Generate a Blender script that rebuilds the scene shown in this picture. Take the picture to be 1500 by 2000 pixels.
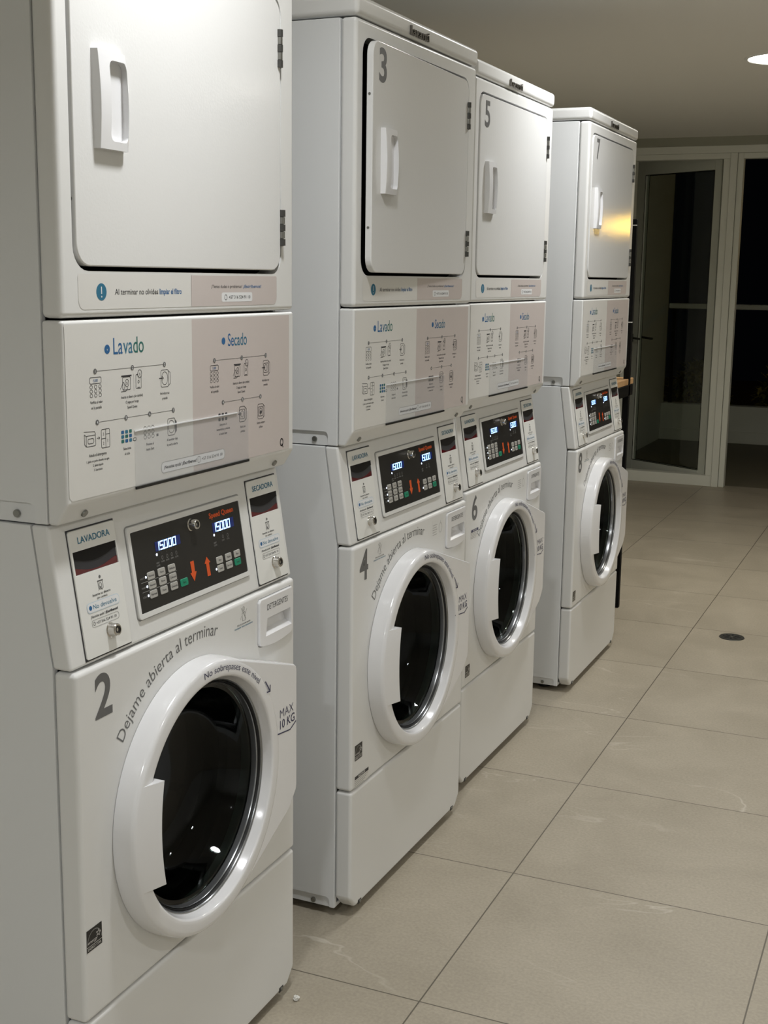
import bpy, bmesh, math, random
from mathutils import Vector, Matrix
random.seed(7)
for o in list(bpy.data.objects): bpy.data.objects.remove(o)
S = bpy.context.scene
COL = S.collection
R = math.radians
# ------------------------------------------------------------------ camera, light, exposure
CAM = (1.1039, -1.428, 1.4344); YAW, PITCH, ROLL, F = 0.4089, -0.1835, 0.0139, 2468.86
cd = bpy.data.cameras.new('camera'); cam = bpy.data.objects.new('camera', cd); COL.objects.link(cam)
cd.sensor_fit = 'HORIZONTAL'; cd.sensor_width = 36; cd.lens = F*36/1500; cd.clip_start = .05; cd.clip_end = 100
_B = Matrix(((1,0,0),(0,0,-1),(0,1,0)))
cam.matrix_world = Matrix.Translation(CAM) @ (Matrix.Rotation(YAW,3,'Z') @ Matrix.Rotation(PITCH,3,'X') @ _B @ Matrix.Rotation(ROLL,3,'Z')).to_4x4()
S.camera = cam
W = bpy.data.worlds.new('night_sky'); S.world = W; W.use_nodes = True
W.node_tree.nodes['Background'].inputs[0].default_value = (.010,.012,.016,1)
W.node_tree.nodes['Background'].inputs[1].default_value = .05
S.view_settings.view_transform = 'Standard'; S.view_settings.look = 'None'
S.view_settings.exposure = 0.14; S.view_settings.gamma = 1
H = 2.409      # ceiling height
# downlights: x, y, power, colour, disc radius
LAMPS = [(0.370,4.62,13,(1,.95,.85),.150),
         (0.36,0.22,8.6,(.97,.985,1),.085),
         (0.36,2.42,9.8,(.97,.985,1),.085),
         (2.35,4.60,8,(1,.95,.85),.085),  # unseen, added across the aisle for diffuse room fill
         (2.35,0.22,9.5,(.98,.985,1),.085),  # added fill lamp, out of view opposite the nearest machine
         (2.35,2.42,7.5,(1,.985,.96),.085),  # added fill lamp, out of view opposite the middle machines
         (0.80,-2.3,20,(.96,.98,1),.085)]  # unseen cool lamp added behind the camera to brighten the side panels

# ------------------------------------------------------------------ materials
MATS = {}
def principled(name, col, rough=.5, metal=0, coat=0, spec=.5, trans=0, ior=1.45, emit=None, es=0, alpha=1):
    m = bpy.data.materials.new(name); m.use_nodes = True; b = m.node_tree.nodes['Principled BSDF']
    b.inputs['Base Color'].default_value = (*col,1); b.inputs['Roughness'].default_value = rough
    b.inputs['Metallic'].default_value = metal; b.inputs['Coat Weight'].default_value = coat
    b.inputs['Coat Roughness'].default_value = .08
    b.inputs['Specular IOR Level'].default_value = spec; b.inputs['Transmission Weight'].default_value = trans
    b.inputs['IOR'].default_value = ior; b.inputs['Alpha'].default_value = alpha
    if emit: b.inputs['Emission Color'].default_value = (*emit,1); b.inputs['Emission Strength'].default_value = es
    MATS[name] = m; return m
def N(m, t): return m.node_tree.nodes.new(t)
def bump(m, scale, strength, dist=.001, detail=2):
    nt = m.node_tree; tc = N(m,'ShaderNodeTexCoord'); n = N(m,'ShaderNodeTexNoise'); b = N(m,'ShaderNodeBump')
    n.inputs['Scale'].default_value = scale; n.inputs['Detail'].default_value = detail
    b.inputs['Strength'].default_value = strength; b.inputs['Distance'].default_value = dist
    nt.links.new(tc.outputs['Object'], n.inputs['Vector']); nt.links.new(n.outputs[0], b.inputs['Height'])
    nt.links.new(b.outputs[0], nt.nodes['Principled BSDF'].inputs['Normal'])
def mottle(m, c1, c2, scale, detail=4, lo=.35, hi=.65):
    nt = m.node_tree; tc = N(m,'ShaderNodeTexCoord'); n = N(m,'ShaderNodeTexNoise'); r = N(m,'ShaderNodeValToRGB')
    n.inputs['Scale'].default_value = scale; n.inputs['Detail'].default_value = detail
    r.color_ramp.elements[0].color = (*c1,1); r.color_ramp.elements[1].color = (*c2,1)
    r.color_ramp.elements[0].position = lo; r.color_ramp.elements[1].position = hi
    nt.links.new(tc.outputs['Object'], n.inputs['Vector']); nt.links.new(n.outputs[0], r.inputs[0])
    nt.links.new(r.outputs[0], nt.nodes['Principled BSDF'].inputs['Base Color'])
principled('enamel', (.76,.76,.745), .30, spec=.5); bump(MATS['enamel'], 900, .12, .0004)
principled('enamel_side', (.75,.76,.76), .38); bump(MATS['enamel_side'], 700, .15, .0004)
principled('door_enamel', (.76,.76,.75), .10); bump(MATS['door_enamel'], 230, .22, .0006)
principled('white_plastic', (.80,.80,.81), .16, coat=.3)
principled('coin_plate', (.80,.80,.77), .35)
principled('sheet_white', (.74,.73,.70), .38)
principled('sheet_pink', (.60,.54,.515), .38)
principled('pocket_film', (.60,.62,.65), .12, alpha=.10)
principled('black_panel', (.018,.017,.016), .33)
principled('black_plastic', (.010,.010,.010), .3)
principled('black_print', (.035,.035,.04), .5)
principled('grey_print', (.13,.13,.13), .45)
principled('navy_print', (.03,.03,.09), .45)
principled('blue_print', (.025,.13,.32), .45)
principled('teal_print', (.03,.17,.28), .45)
principled('green_print', (.03,.16,.14), .45)
principled('orange_print', (.70,.10,.02), .45)
principled('pill_white', (.80,.81,.82), .4)
principled('pill_blue', (.60,.70,.78), .4)
principled('key_grey', (.42,.41,.38), .45)
principled('key_green', (.01,.25,.14), .45)
principled('panel_label', (.30,.30,.29), .5)
principled('lcd_back', (.006,.012,.05), .2, emit=(.02,.06,.5), es=.12)
principled('lcd_digit', (.5,.7,1), .3, emit=(.34,.60,1), es=2.3)
principled('led', (.7,.8,1), .3, emit=(.75,.85,1), es=2.5)
principled('slot_black', (.008,.007,.007), .55, spec=.25)
principled('slot_red', (.10,.004,.008), .15, coat=.5)
principled('slot_red_lamp', (.35,.01,.01), .3, emit=(.8,.02,.02), es=.25)
principled('chrome', (.62,.60,.57), .18, metal=1)
principled('badge_chrome', (.22,.21,.20), .22, metal=1)
principled('steel', (.30,.30,.28), .4, metal=1)
principled('dark_steel', (.10,.10,.095), .4, metal=.8)
principled('rubber', (.012,.012,.012), .38)
principled('dark_interior', (.025,.025,.027), .5)
principled('drum_steel', (.05,.05,.05), .4, metal=1)
principled('bezel_grey', (.30,.31,.32), .22, metal=.8)
principled('door_glass', (.10,.13,.12), .03, trans=1, ior=1.27)
principled('window_glass', (.80,.86,.80), .02, trans=1, ior=1.45)
principled('frame_paint', (.74,.75,.68), .45)
principled('leaf_paint', (.62,.64,.57), .45)
principled('gasket', (.015,.015,.012), .6)
principled('wall_paint', (.80,.80,.76), .7); bump(MATS['wall_paint'], 90, .1, .001)
principled('ceiling_paint', (.82,.81,.76), .75); bump(MATS['ceiling_paint'], 60, .1, .001)
principled('balcony_paint', (.72,.73,.66), .75)
principled('balcony_tile', (.20,.18,.13), .6)
principled('header_paint', (.36,.36,.29), .7)
principled('black_steel', (.004,.004,.004), .6, spec=.15)
principled('table_wood', (.42,.25,.11), .5); mottle(MATS['table_wood'], (.34,.19,.08), (.50,.31,.15), 9, 6)
principled('plaster_crumb', (.75,.74,.70), .8)
principled('drain_metal', (.09,.09,.08), .4, metal=.7)
principled('drain_hole', (.004,.004,.004), .8)
principled('leaf_green', (.2,.2,.03), .55); mottle(MATS['leaf_green'], (.14,.18,.03), (.42,.34,.06), 6)
principled('stem_brown', (.05,.035,.02), .8)
principled('soil', (.03,.022,.015), .9)
principled('lamp_disc', (1,1,1), .5, emit=(1,.97,.88), es=14)
principled('lamp_trim', (.85,.85,.82), .4)
principled('amber_globe', (1,.75,.3), .3, emit=(1,.62,.10), es=50)

def tile_material():
    m = principled('floor_tile', (.4,.37,.3), .42)
    nt = m.node_tree; L = nt.links.new; P = nt.nodes['Principled BSDF']
    tc = N(m,'ShaderNodeTexCoord'); mp = N(m,'ShaderNodeMapping'); sep = N(m,'ShaderNodeSeparateXYZ')
    L(tc.outputs['Object'], sep.inputs[0])
    def math_(op, a, b=None, v=None):
        n = N(m,'ShaderNodeMath'); n.operation = op
        if hasattr(a,'links') or hasattr(a,'node'): L(a, n.inputs[0])
        else: n.inputs[0].default_value = a
        if b is not None:
            if hasattr(b,'node'): L(b, n.inputs[1])
            else: n.inputs[1].default_value = b
        return n.outputs[0]
    def joint(axis, off, size, half):
        a = math_('SUBTRACT', sep.outputs[axis], off); a = math_('DIVIDE', a, size)
        fr = math_('FRACT', a); fl = math_('FLOOR', a)
        d = math_('MINIMUM', fr, math_('SUBTRACT', 1.0, fr)); d = math_('MULTIPLY', d, size)
        return math_('LESS_THAN', d, half), fl
    jx, ix = joint(0, .257, .608, .0016); jy, iy = joint(1, .740, .6165, .0016)
    j = math_('MAXIMUM', jx, jy)
    # per-tile offset makes each slab print differ
    comb = N(m,'ShaderNodeCombineXYZ'); L(math_('MULTIPLY', ix, 3.71), comb.inputs[0]); L(math_('MULTIPLY', iy, 5.13), comb.inputs[1])
    add = N(m,'ShaderNodeVectorMath'); add.operation = 'ADD'; L(tc.outputs['Object'], add.inputs[0]); L(comb.outputs[0], add.inputs[1])
    n1 = N(m,'ShaderNodeTexNoise'); n1.inputs['Scale'].default_value = 3.2; n1.inputs['Detail'].default_value = 7; n1.inputs['Roughness'].default_value = .62; n1.inputs['Distortion'].default_value = .6
    L(add.outputs[0], n1.inputs['Vector'])
    r1 = N(m,'ShaderNodeValToRGB'); r1.color_ramp.elements[0].position = .30; r1.color_ramp.elements[1].position = .72
    r1.color_ramp.elements[0].color = (.345,.305,.236,1); r1.color_ramp.elements[1].color = (.425,.378,.298,1); L(n1.outputs[0], r1.inputs[0])
    # fine grain
    n2 = N(m,'ShaderNodeTexNoise'); n2.inputs['Scale'].default_value = 140; n2.inputs['Detail'].default_value = 3; L(add.outputs[0], n2.inputs['Vector'])
    mx = N(m,'ShaderNodeMix'); mx.data_type = 'RGBA'; mx.blend_type = 'OVERLAY'; mx.inputs[0].default_value = .22
    L(r1.outputs[0], mx.inputs[6]); L(n2.outputs[0], mx.inputs[7])
    # pale veins: thin level set of a warped noise, masked by another
    n3 = N(m,'ShaderNodeTexNoise'); n3.inputs['Scale'].default_value = 1.25; n3.inputs['Detail'].default_value = 5; n3.inputs['Distortion'].default_value = .9
    mp.inputs['Rotation'].default_value = (0,0,R(-32)); mp.inputs['Scale'].default_value = (.55,1.9,1)
    L(add.outputs[0], mp.inputs[0]); L(mp.outputs[0], n3.inputs['Vector'])
    v = math_('ABSOLUTE', math_('SUBTRACT', n3.outputs[0], .5))
    mr = N(m,'ShaderNodeMapRange'); mr.inputs[1].default_value = 0; mr.inputs[2].default_value = .0055; mr.inputs[3].default_value = 1; mr.inputs[4].default_value = 0; L(v, mr.inputs[0])
    n4 = N(m,'ShaderNodeTexNoise'); n4.inputs['Scale'].default_value = 2.3; L(add.outputs[0], n4.inputs['Vector'])
    mk = N(m,'ShaderNodeMapRange'); mk.inputs[1].default_value = .52; mk.inputs[2].default_value = .68; L(n4.outputs[0], mk.inputs[0])
    vm = math_('MULTIPLY', math_('MULTIPLY', mr.outputs[0], mk.outputs[0]), .6)
    m2 = N(m,'ShaderNodeMix'); m2.data_type = 'RGBA'; L(vm, m2.inputs[0]); L(mx.outputs[2], m2.inputs[6]); m2.inputs[7].default_value = (.62,.58,.50,1)
    m3 = N(m,'ShaderNodeMix'); m3.data_type = 'RGBA'; L(j, m3.inputs[0]); L(m2.outputs[2], m3.inputs[6]); m3.inputs[7].default_value = (.115,.10,.075,1)
    L(m3.outputs[2], P.inputs['Base Color'])
    rr = N(m,'ShaderNodeMapRange'); rr.inputs[3].default_value = .34; rr.inputs[4].default_value = .52; L(n1.outputs[0], rr.inputs[0]); L(rr.outputs[0], P.inputs['Roughness'])
    b = N(m,'ShaderNodeBump'); b.inputs['Strength'].default_value = .35; b.inputs['Distance'].default_value = .0012
    L(math_('SUBTRACT', math_('MULTIPLY', n2.outputs[0], .12), j), b.inputs['Height']); L(b.outputs[0], P.inputs['Normal'])
tile_material()

# ------------------------------------------------------------------ mesh helpers
def link(o, parent=None):
    COL.objects.link(o)
    if parent is not None: o.parent = parent
    return o
def tag(o, label=None, cat=None, group=None, kind=None):
    if label: o['label'] = label
    if cat: o['category'] = cat
    if group: o['group'] = group
    if kind: o['kind'] = kind
    return o
def empty(name, loc=(0,0,0), rz=0):
    o = bpy.data.objects.new(name, None); o.empty_display_size = .1; link(o); o.location = loc; o.rotation_euler = (0,0,rz); return o
def finish(name, bm, mats, parent=None, smooth=35, wn=True):
    me = bpy.data.meshes.new(name); bm.normal_update(); bm.to_mesh(me); bm.free()
    if isinstance(mats, str): mats = [mats]
    for k in mats: me.materials.append(MATS[k])
    if smooth:
        for p in me.polygons: p.use_smooth = True
        me.set_sharp_from_angle(angle=R(smooth))
    o = bpy.data.objects.new(name, me); link(o, parent)
    if smooth and wn:
        w = o.modifiers.new('weighted', 'WEIGHTED_NORMAL'); w.keep_sharp = True
    return o
def box(bm, x0, x1, y0, y1, z0, z1, r=0, seg=3, mi=0):
    t = bmesh.new()
    vs = [t.verts.new((x,y,z)) for x in (x0,x1) for y in (y0,y1) for z in (z0,z1)]
    for f in ((0,1,3,2),(4,6,7,5),(0,4,5,1),(2,3,7,6),(0,2,6,4),(1,5,7,3)): t.faces.new([vs[i] for i in f])
    bmesh.ops.recalc_face_normals(t, faces=t.faces)
    if r > 0: bmesh.ops.bevel(t, geom=list(t.edges), offset=r, segments=seg, profile=.5, affect='EDGES')
    merge(bm, t, mi)
def merge(bm, t, mi=0, mtx=None):
    me = bpy.data.meshes.new('t')
    for f in t.faces: f.material_index = mi if f.material_index == 0 else f.material_index
    t.to_mesh(me); t.free()
    if mtx: me.transform(mtx)
    bm.from_mesh(me); bpy.data.meshes.remove(me)
def prism(bm, pts, axis, a0, a1, r=0, seg=2, mi=0, edges='all'):
    """polygon pts extruded along an axis ('x': pts=(y,z), 'y': pts=(x,z), 'z': pts=(x,y))"""
    t = bmesh.new()
    def P(p, a): return {'x':(a,p[0],p[1]),'y':(p[0],a,p[1]),'z':(p[0],p[1],a)}[axis]
    A = [t.verts.new(P(p,a0)) for p in pts]; B = [t.verts.new(P(p,a1)) for p in pts]
    t.faces.new(A); fb = t.faces.new(B[::-1]); n = len(pts)
    for i in range(n): t.faces.new((A[i],B[i],B[(i+1)%n],A[(i+1)%n]))
    bmesh.ops.recalc_face_normals(t, faces=t.faces)
    if r > 0:
        ge = list(t.edges)
        if edges == 'front': ge = [e for e in t.edges if all(abs(({'x':0,'y':1,'z':2}[axis] == 0 and v.co.x or {'y':v.co.y,'z':v.co.z}.get(axis,v.co.x)) - a1) < 1e-6 for v in e.verts)]
        bmesh.ops.bevel(t, geom=ge, offset=r, segments=seg, profile=.5, affect='EDGES', clamp_overlap=True)
    merge(bm, t, mi)
def rrect(y0, y1, z0, z1, r, n=6):
    out = []
    for cy, cz, a in ((y1-r,z1-r,0),(y0+r,z1-r,90),(y0+r,z0+r,180),(y1-r,z0+r,270)):
        for i in range(n+1):
            t = R(a+90*i/n); out.append((cy+r*math.cos(t), cz+r*math.sin(t)))
    return out
def lathe_x(bm, prof, cy, cz, seg=96, mi=0, a0=0, a1=360):
    """revolve (x, radius) points about the x axis through (cy, cz)"""
    t = bmesh.new(); full = abs(a1-a0-360) < 1e-6; n = seg if full else seg+1
    rings = []
    for x, r in prof:
        if r < 1e-6: rings.append([t.verts.new((x,cy,cz))]*n)
        else: rings.append([t.verts.new((x, cy+r*math.cos(R(a0+(a1-a0)*i/seg)), cz+r*math.sin(R(a0+(a1-a0)*i/seg)))) for i in range(n)])
    for k in range(len(rings)-1):
        for i in range(seg):
            j = (i+1) % n if full else i+1
            q = [rings[k][i], rings[k+1][i], rings[k+1][j], rings[k][j]]
            u = []
            for v in q:
                if v not in u: u.append(v)
            if len(u) >= 3:
                try: t.faces.new(u)
                except ValueError: pass
    bmesh.ops.remove_doubles(t, verts=t.verts, dist=1e-5)
    bmesh.ops.recalc_face_normals(t, faces=t.faces)
    merge(bm, t, mi)
def cyl(bm, p0, p1, r, seg=20, mi=0, bev=0):
    p0, p1 = Vector(p0), Vector(p1); d = p1-p0
    t = bmesh.new(); bmesh.ops.create_cone(t, cap_ends=True, segments=seg, radius1=r, radius2=r, depth=d.length)
    if bev:
        e = [e for e in t.edges if abs(e.verts[0].co.z-e.verts[1].co.z) < 1e-6]
        bmesh.ops.bevel(t, geom=e, offset=bev, segments=2, profile=.5, affect='EDGES')
    M = Matrix.Translation((p0+p1)/2) @ d.to_track_quat('Z','Y').to_matrix().to_4x4()
    merge(bm, t, mi, M)
def boolean(o, cutter_bm, op='DIFFERENCE'):
    me = bpy.data.meshes.new('cut'); cutter_bm.normal_update(); cutter_bm.to_mesh(me); cutter_bm.free()
    c = bpy.data.objects.new('cut', me); COL.objects.link(c)
    keep = [(m.name, m.type) for m in o.modifiers]
    for m in list(o.modifiers): o.modifiers.remove(m)
    b = o.modifiers.new('b','BOOLEAN'); b.operation = op; b.solver = 'EXACT'; b.object = c
    bpy.context.view_layer.update()
    dg = bpy.context.evaluated_depsgraph_get(); nm = bpy.data.meshes.new_from_object(o.evaluated_get(dg))
    o.modifiers.remove(b); old = o.data; o.data = nm; nm.name = old.name
    bpy.data.objects.remove(c); bpy.data.meshes.remove(me)
    for p in nm.polygons: p.use_smooth = True
    nm.set_sharp_from_angle(angle=R(35))
    if keep:
        w = o.modifiers.new('weighted','WEIGHTED_NORMAL'); w.keep_sharp = True
    return o

# ------------------------------------------------------------------ flat printing: text and line art laid on a surface
_T = {}
def text_geo(body, bold=0.0, res=3):
    key = (body, bold, res)
    if key in _T: return _T[key]
    cu = bpy.data.curves.new('t','FONT'); cu.body = body; cu.size = 1; cu.resolution_u = res; cu.offset = bold; cu.fill_mode = 'BOTH'
    o = bpy.data.objects.new('t', cu); COL.objects.link(o)
    bpy.context.view_layer.update()
    dg = bpy.context.evaluated_depsgraph_get(); me = bpy.data.meshes.new_from_object(o.evaluated_get(dg))
    vs = [(v.co.x, v.co.y) for v in me.vertices]; fs = [tuple(p.vertices) for p in me.polygons]
    bpy.data.objects.remove(o); bpy.data.curves.remove(cu); bpy.data.meshes.remove(me)
    _T[key] = (vs, fs); return _T[key]
def _caph():
    vs, _ = text_geo('H'); return max(v[1] for v in vs)
CAPH = _caph()
class Print:
    """collects flat shapes in a 2-D (a, b) plane; mapf turns (a, b, lift) into a point"""
    def __init__(s, mapf, lift=.0004): s.v = []; s.f = []; s.m = []; s.mats = []; s.map = mapf; s.lift = lift
    def mi(s, mat):
        if mat not in s.mats: s.mats.append(mat)
        return s.mats.index(mat)
    def poly(s, pts, mat, lay=0):
        b = len(s.v); l = s.lift*(1+lay*.5)
        s.v += [s.map(a,c,l) for a,c in pts]; s.f.append(tuple(range(b,b+len(pts)))); s.m.append(s.mi(mat))
    def rect(s, a0, a1, b0, b1, mat, lay=0, r=0): s.poly(rrect(a0,a1,b0,b1,r,4) if r else [(a0,b0),(a1,b0),(a1,b1),(a0,b1)], mat, lay)
    def disc(s, a, b, r, mat, lay=0, n=20): s.poly([(a+r*math.cos(2*math.pi*i/n), b+r*math.sin(2*math.pi*i/n)) for i in range(n)], mat, lay)
    def line(s, pts, w, mat, lay=0, closed=False):
        P = list(pts)+([pts[0]] if closed else [])
        for (x0,y0),(x1,y1) in zip(P, P[1:]):
            d = math.hypot(x1-x0,y1-y0)
            if d < 1e-9: continue
            tx, ty = (x1-x0)/d, (y1-y0)/d; nx, ny = -ty*w/2, tx*w/2; e = w*.35
            s.poly([(x0-nx-tx*e,y0-ny-ty*e),(x1-nx+tx*e,y1-ny+ty*e),(x1+nx+tx*e,y1+ny+ty*e),(x0+nx-tx*e,y0+ny-ty*e)], mat, lay)
    def ring(s, a, b, ra, rb, w, mat, lay=0, n=18, t0=0, t1=360):
        s.line([(a+ra*math.cos(R(t0+(t1-t0)*i/n)), b+rb*math.sin(R(t0+(t1-t0)*i/n))) for i in range(n+1)], w, mat, lay)
    def box(s, a0, a1, b0, b1, w, mat, lay=0, r=.002): s.line(rrect(a0,a1,b0,b1,r,2), w, mat, lay, True)
    def text(s, body, a, b, h, mat, width=None, bold=0.0, align='L', lay=0, res=3, fn=None, sx=1.0, shear=0):
        vs, fs = text_geo(body, bold, res)
        if not vs: return
        k = h/CAPH; x0 = min(v[0] for v in vs); x1 = max(v[0] for v in vs); wx = (x1-x0)*k*sx
        kx = k*sx if width is None else k*sx*width/wx
        wid = (x1-x0)*kx; off = {'L':0,'C':-wid/2,'R':-wid}[align]
        base = len(s.v); l = s.lift*(1+lay*.5); i = s.mi(mat)
        for x, y in vs:
            A = a+off+(x-x0)*kx+shear*y*k; Bv = b+y*k
            if fn: A, Bv = fn(off+(x-x0)*kx, y*k)
            s.v.append(s.map(A,Bv,l))
        for f in fs: s.f.append(tuple(base+q for q in f)); s.m.append(i)
        return wid
    def arc_text(s, body, ca, cb, rad, t0, t1, h, mat, bold=0.0, res=4, lay=0):
        """text on a circle, baseline radius rad, from angle t0 down to t1 (degrees)"""
        L = R(abs(t0-t1))*rad
        vs, _ = text_geo(body, bold, res)
        def fn(x, y):
            t = R(t0) - x/rad
            return ca+(rad+y)*math.cos(t), cb+(rad+y)*math.sin(t)
        s.text(body, 0, 0, h, mat, width=L, bold=bold, lay=lay, res=res, fn=fn)
    def build(s, name, parent, label=None):
        me = bpy.data.meshes.new(name); me.from_pydata(s.v, [], s.f)
        for k in s.mats: me.materials.append(MATS[k])
        for p, i in zip(me.polygons, s.m): p.material_index = i
        me.update(); o = bpy.data.objects.new(name, me); link(o, parent)
        if label: o['label'] = label
        return o

# ------------------------------------------------------------------ one stacked machine (local x = out of the front, y = along the row)
WD = .683; SE = -.0363
ZT, ZC, ZD, ZF, ZJ, ZW, ZK, ZB = 1.9879, 1.9455, 1.3711, 1.1105, 1.0796, .8649, .3065, .0197
DEP = -.70
CY, CZ = .3146, .565           # washer door centre
def fmap(x): return lambda a, b, l: (x+l, a, b)
T = -.155
def cx(z): return -.0105+T*(z-.91)
_n = math.hypot(1, T)
def cmap(extra=0): return lambda a, b, l: (cx(b)+(l+extra)/_n, a, b-T*0)

def build_dryer(root):
    bm = bmesh.new(); box(bm, DEP, SE-.0008, .001, WD-.001, ZJ+.001, ZC-.001, .003, 2)
    cab = finish('dryer_cabinet', bm, 'enamel_side', root)
    c = bmesh.new(); box(c, DEP+.012, SE+.05, .012, WD-.012, ZJ+.012, ZC-.012); boolean(cab, c)
    # pressed recess along the lower edge of each side, with its screw
    for yy, sg in ((.0010,1),(WD-.0010,-1)):
        c = bmesh.new(); pts = [(DEP+.03,ZJ-.02),(-.060,ZJ-.02)]+[(-.070+.010*math.cos(R(t)),1.1005+.010*math.sin(R(t))) for t in range(0,91,15)]+[(DEP+.03,1.1105)]
        ya, yb = yy-sg*.02, yy+sg*.0050; prism(c, pts, 'y', min(ya,yb), max(ya,yb)); boolean(cab, c)
        bm = bmesh.new(); yq = yy+sg*.0049; cyl(bm, (-.093,yq,1.093), (-.093,yq-sg*.0048,1.093), .0058, 16, bev=.0012)
        finish('screw', bm, 'steel', cab)
    bm = bmesh.new(); box(bm, DEP, .0035, -.0015, WD+.0015, ZC+.0022, ZT, .011, 4)
    top = finish('top_cover', bm, 'enamel', root)
    # raised badge letters
    vs, fs = text_geo('lavanti', .008, 4)
    k = .019/CAPH; x0 = min(v[0] for v in vs); wid = max(v[0] for v in vs)-x0; kx = .100/wid
    t = bmesh.new(); V = [t.verts.new((.0036, .256+(x-x0)*kx, 1.952+y*k)) for x, y in vs]
    for f in fs:
        try: t.faces.new([V[i] for i in f])
        except ValueError: pass
    r = bmesh.ops.extrude_face_region(t, geom=list(t.faces)); bmesh.ops.translate(t, verts=[g for g in r['geom'] if isinstance(g, bmesh.types.BMVert)], vec=(.005,0,0))
    bmesh.ops.recalc_face_normals(t, faces=t.faces)
    finish('logo_badge', t, 'badge_chrome', top, smooth=None)
    # front panel with the door opening
    bm = bmesh.new(); box(bm, SE, 0, .0005, WD-.0005, ZD+.0015, ZC-.001, .0085, 4)
    fp = finish('dryer_front_panel', bm, 'enamel', root)
    c = bmesh.new(); prism(c, rrect(.0285,.6345,1.4375,1.9125,.034), 'x', -.1, .02); boolean(fp, c)
    p = Print(fmap(0))
    def lab(a0, a1, mat, rl, rr, lay):
        b0, b1 = 1.384, 1.4335; pts = []
        for cyy, czz, a, r in ((a1,b1,0,rr*.25),(a0,b1,90,rl*.25),(a0,b0,180,rl),(a1,b0,270,rr)):
            sy = -1 if a in (0,270) else 1; sz = -1 if a in (0,90) else 1
            for i in range(6):
                t = R(a+18*i); pts.append((cyy+sy*r+r*math.cos(t), czz+sz*r+r*math.sin(t)))
        p.poly(pts, mat, lay)
    lab(.038,.331,'sheet_white',.013,.0001,0); lab(.330,.6165,'sheet_pink',.0001,.013,0)
    p.disc(.0915,1.4085,.0122,'teal_print',1,28); p.rect(.0904,.0926,1.4055,1.4160,'pill_white',2); p.disc(.0915,1.4018,.0014,'pill_white',2,10)
    p.text('Al terminar no olvides', .124, 1.4045, .0080, 'black_print', .1115, .006, lay=1); p.text('limpiar el filtro', .2395, 1.4045, .0080, 'blue_print', .062, .02, lay=1)
    p.text('¿Tienes dudas o problemas?', .391, 1.4135, .0050, 'black_print', .101, .0, lay=1, shear=.1); p.text('¡Escríbenos!', .4965, 1.4135, .0050, 'blue_print', .062, .012, lay=1, shear=.15)
    p.rect(.424,.527,1.3905,1.4060,'pill_white',1,.004); p.ring(.4375,1.398,.0042,.0042,.0009,'black_print',2,12); p.text('+57 316 524 91 10', .4475, 1.3955, .0052, 'black_print', .072, .006, lay=2)
    p.build('filter_notice', fp, 'two tone printed strip reading Al terminar no olvides limpiar el filtro')
    # recess behind the door: a dark hood and a ring-shaped drum mouth
    bm = bmesh.new(); box(bm, -.32, SE-.001, .020, .645, 1.430, 1.920)
    o = finish('door_recess', bm, 'dark_interior', root, smooth=None)
    c = bmesh.new(); box(c, -.30, .1, .0245, .6405, 1.4345, 1.9155); boolean(o, c)
    bm = bmesh.new()
    for k in range(24): box(bm, -.2995, -.297, .08+.02*k, .088+.02*k, 1.50, 1.86)
    finish('lint_grille', bm, 'dark_steel', root, smooth=None)
    # door slab
    d = bmesh.new(); prism(d, rrect(.0335,.6265,1.4440,1.9065,.030), 'x', -.0115, .0032, .0022, 3)
    door = finish('dryer_door', d, 'door_enamel', root)
    # pull handle
    bm = bmesh.new(); n = 14; t = bmesh.new(); ringv = []
    for i in range(n+1):
        s = i/n; z = 1.606+.1325*s; b = .0105+.0040*math.sin(math.pi*s)
        y0 = .0765+.002*(1-s); y1 = .1495-.003*s+.0015*math.sin(math.pi*s)
        ringv.append([t.verts.new(q) for q in ((.002,y0,z),(.0032+b*.92,y0+.0035,z),(.0032+b,y0+.0095,z),(.0032+b,y1-.008,z),(.0032+b*.8,y1,z),(.002,y1,z))])
    for a, b_ in zip(ringv, ringv[1:]):
        for k in range(6): t.faces.new((a[k],a[(k+1)%6],b_[(k+1)%6],b_[k]))
    t.faces.new(ringv[0]); t.faces.new(ringv[-1][::-1]); bmesh.ops.recalc_face_normals(t, faces=t.faces); merge(bm, t)
    hd = finish('door_handle', bm, 'white_plastic', door)
    c = bmesh.new(); prism(c, rrect(.1035,.1475,1.6175,1.7265,.010), 'x', .0042, .05); boolean(hd, c)
    for yy, za, zb in ((.6215,1.7925,1.8565),(.6300,1.4875,1.5510)):
        bm = bmesh.new(); box(bm, -.004, .0030, yy-.008, yy+.0095, za, zb, .0006, 1); q = (zb-za)/5
        for k in range(5): cyl(bm, (.0045,yy,za+q*k+.0005), (.0045,yy,za+q*(k+1)-.0005), .0052 if k%2 else .0060, 14, mi=1 if k%2 else 0)
        finish('hinge', bm, ['dark_steel','steel'], door)
    bm = bmesh.new()
    for z in (1.535,1.800): cyl(bm, (-.0045,.0336,z), (-.0045,.0328,z), .0028, 14)
    finish('edge_plug', bm, 'steel', door)
    # lower panel that carries the instruction sheet
    bm = bmesh.new(); prism(bm, [(SE,ZJ+.001),(-.0195,ZJ+.001),(0,ZF+.001),(0,ZD-.0015),(SE,ZD-.0015)], 'y', .0005, WD-.0005, .0050, 4)
    lp = finish('instruction_panel', bm, 'enamel', root)
    p = Print(fmap(0)); a0, a1, b0, b1 = .004, .664, 1.1165, 1.3640
    p.poly([(a0+.006,b0),(.330,b0),(.330,b1),(a0,b1),(a0,b0+.006)], 'sheet_white'); p.poly([(.330,b0),(a1,b0),(a1,b1),(.330,b1)], 'sheet_pink')
    K = 'black_print'; G = 'grey_print'; lw = .0009
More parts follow.
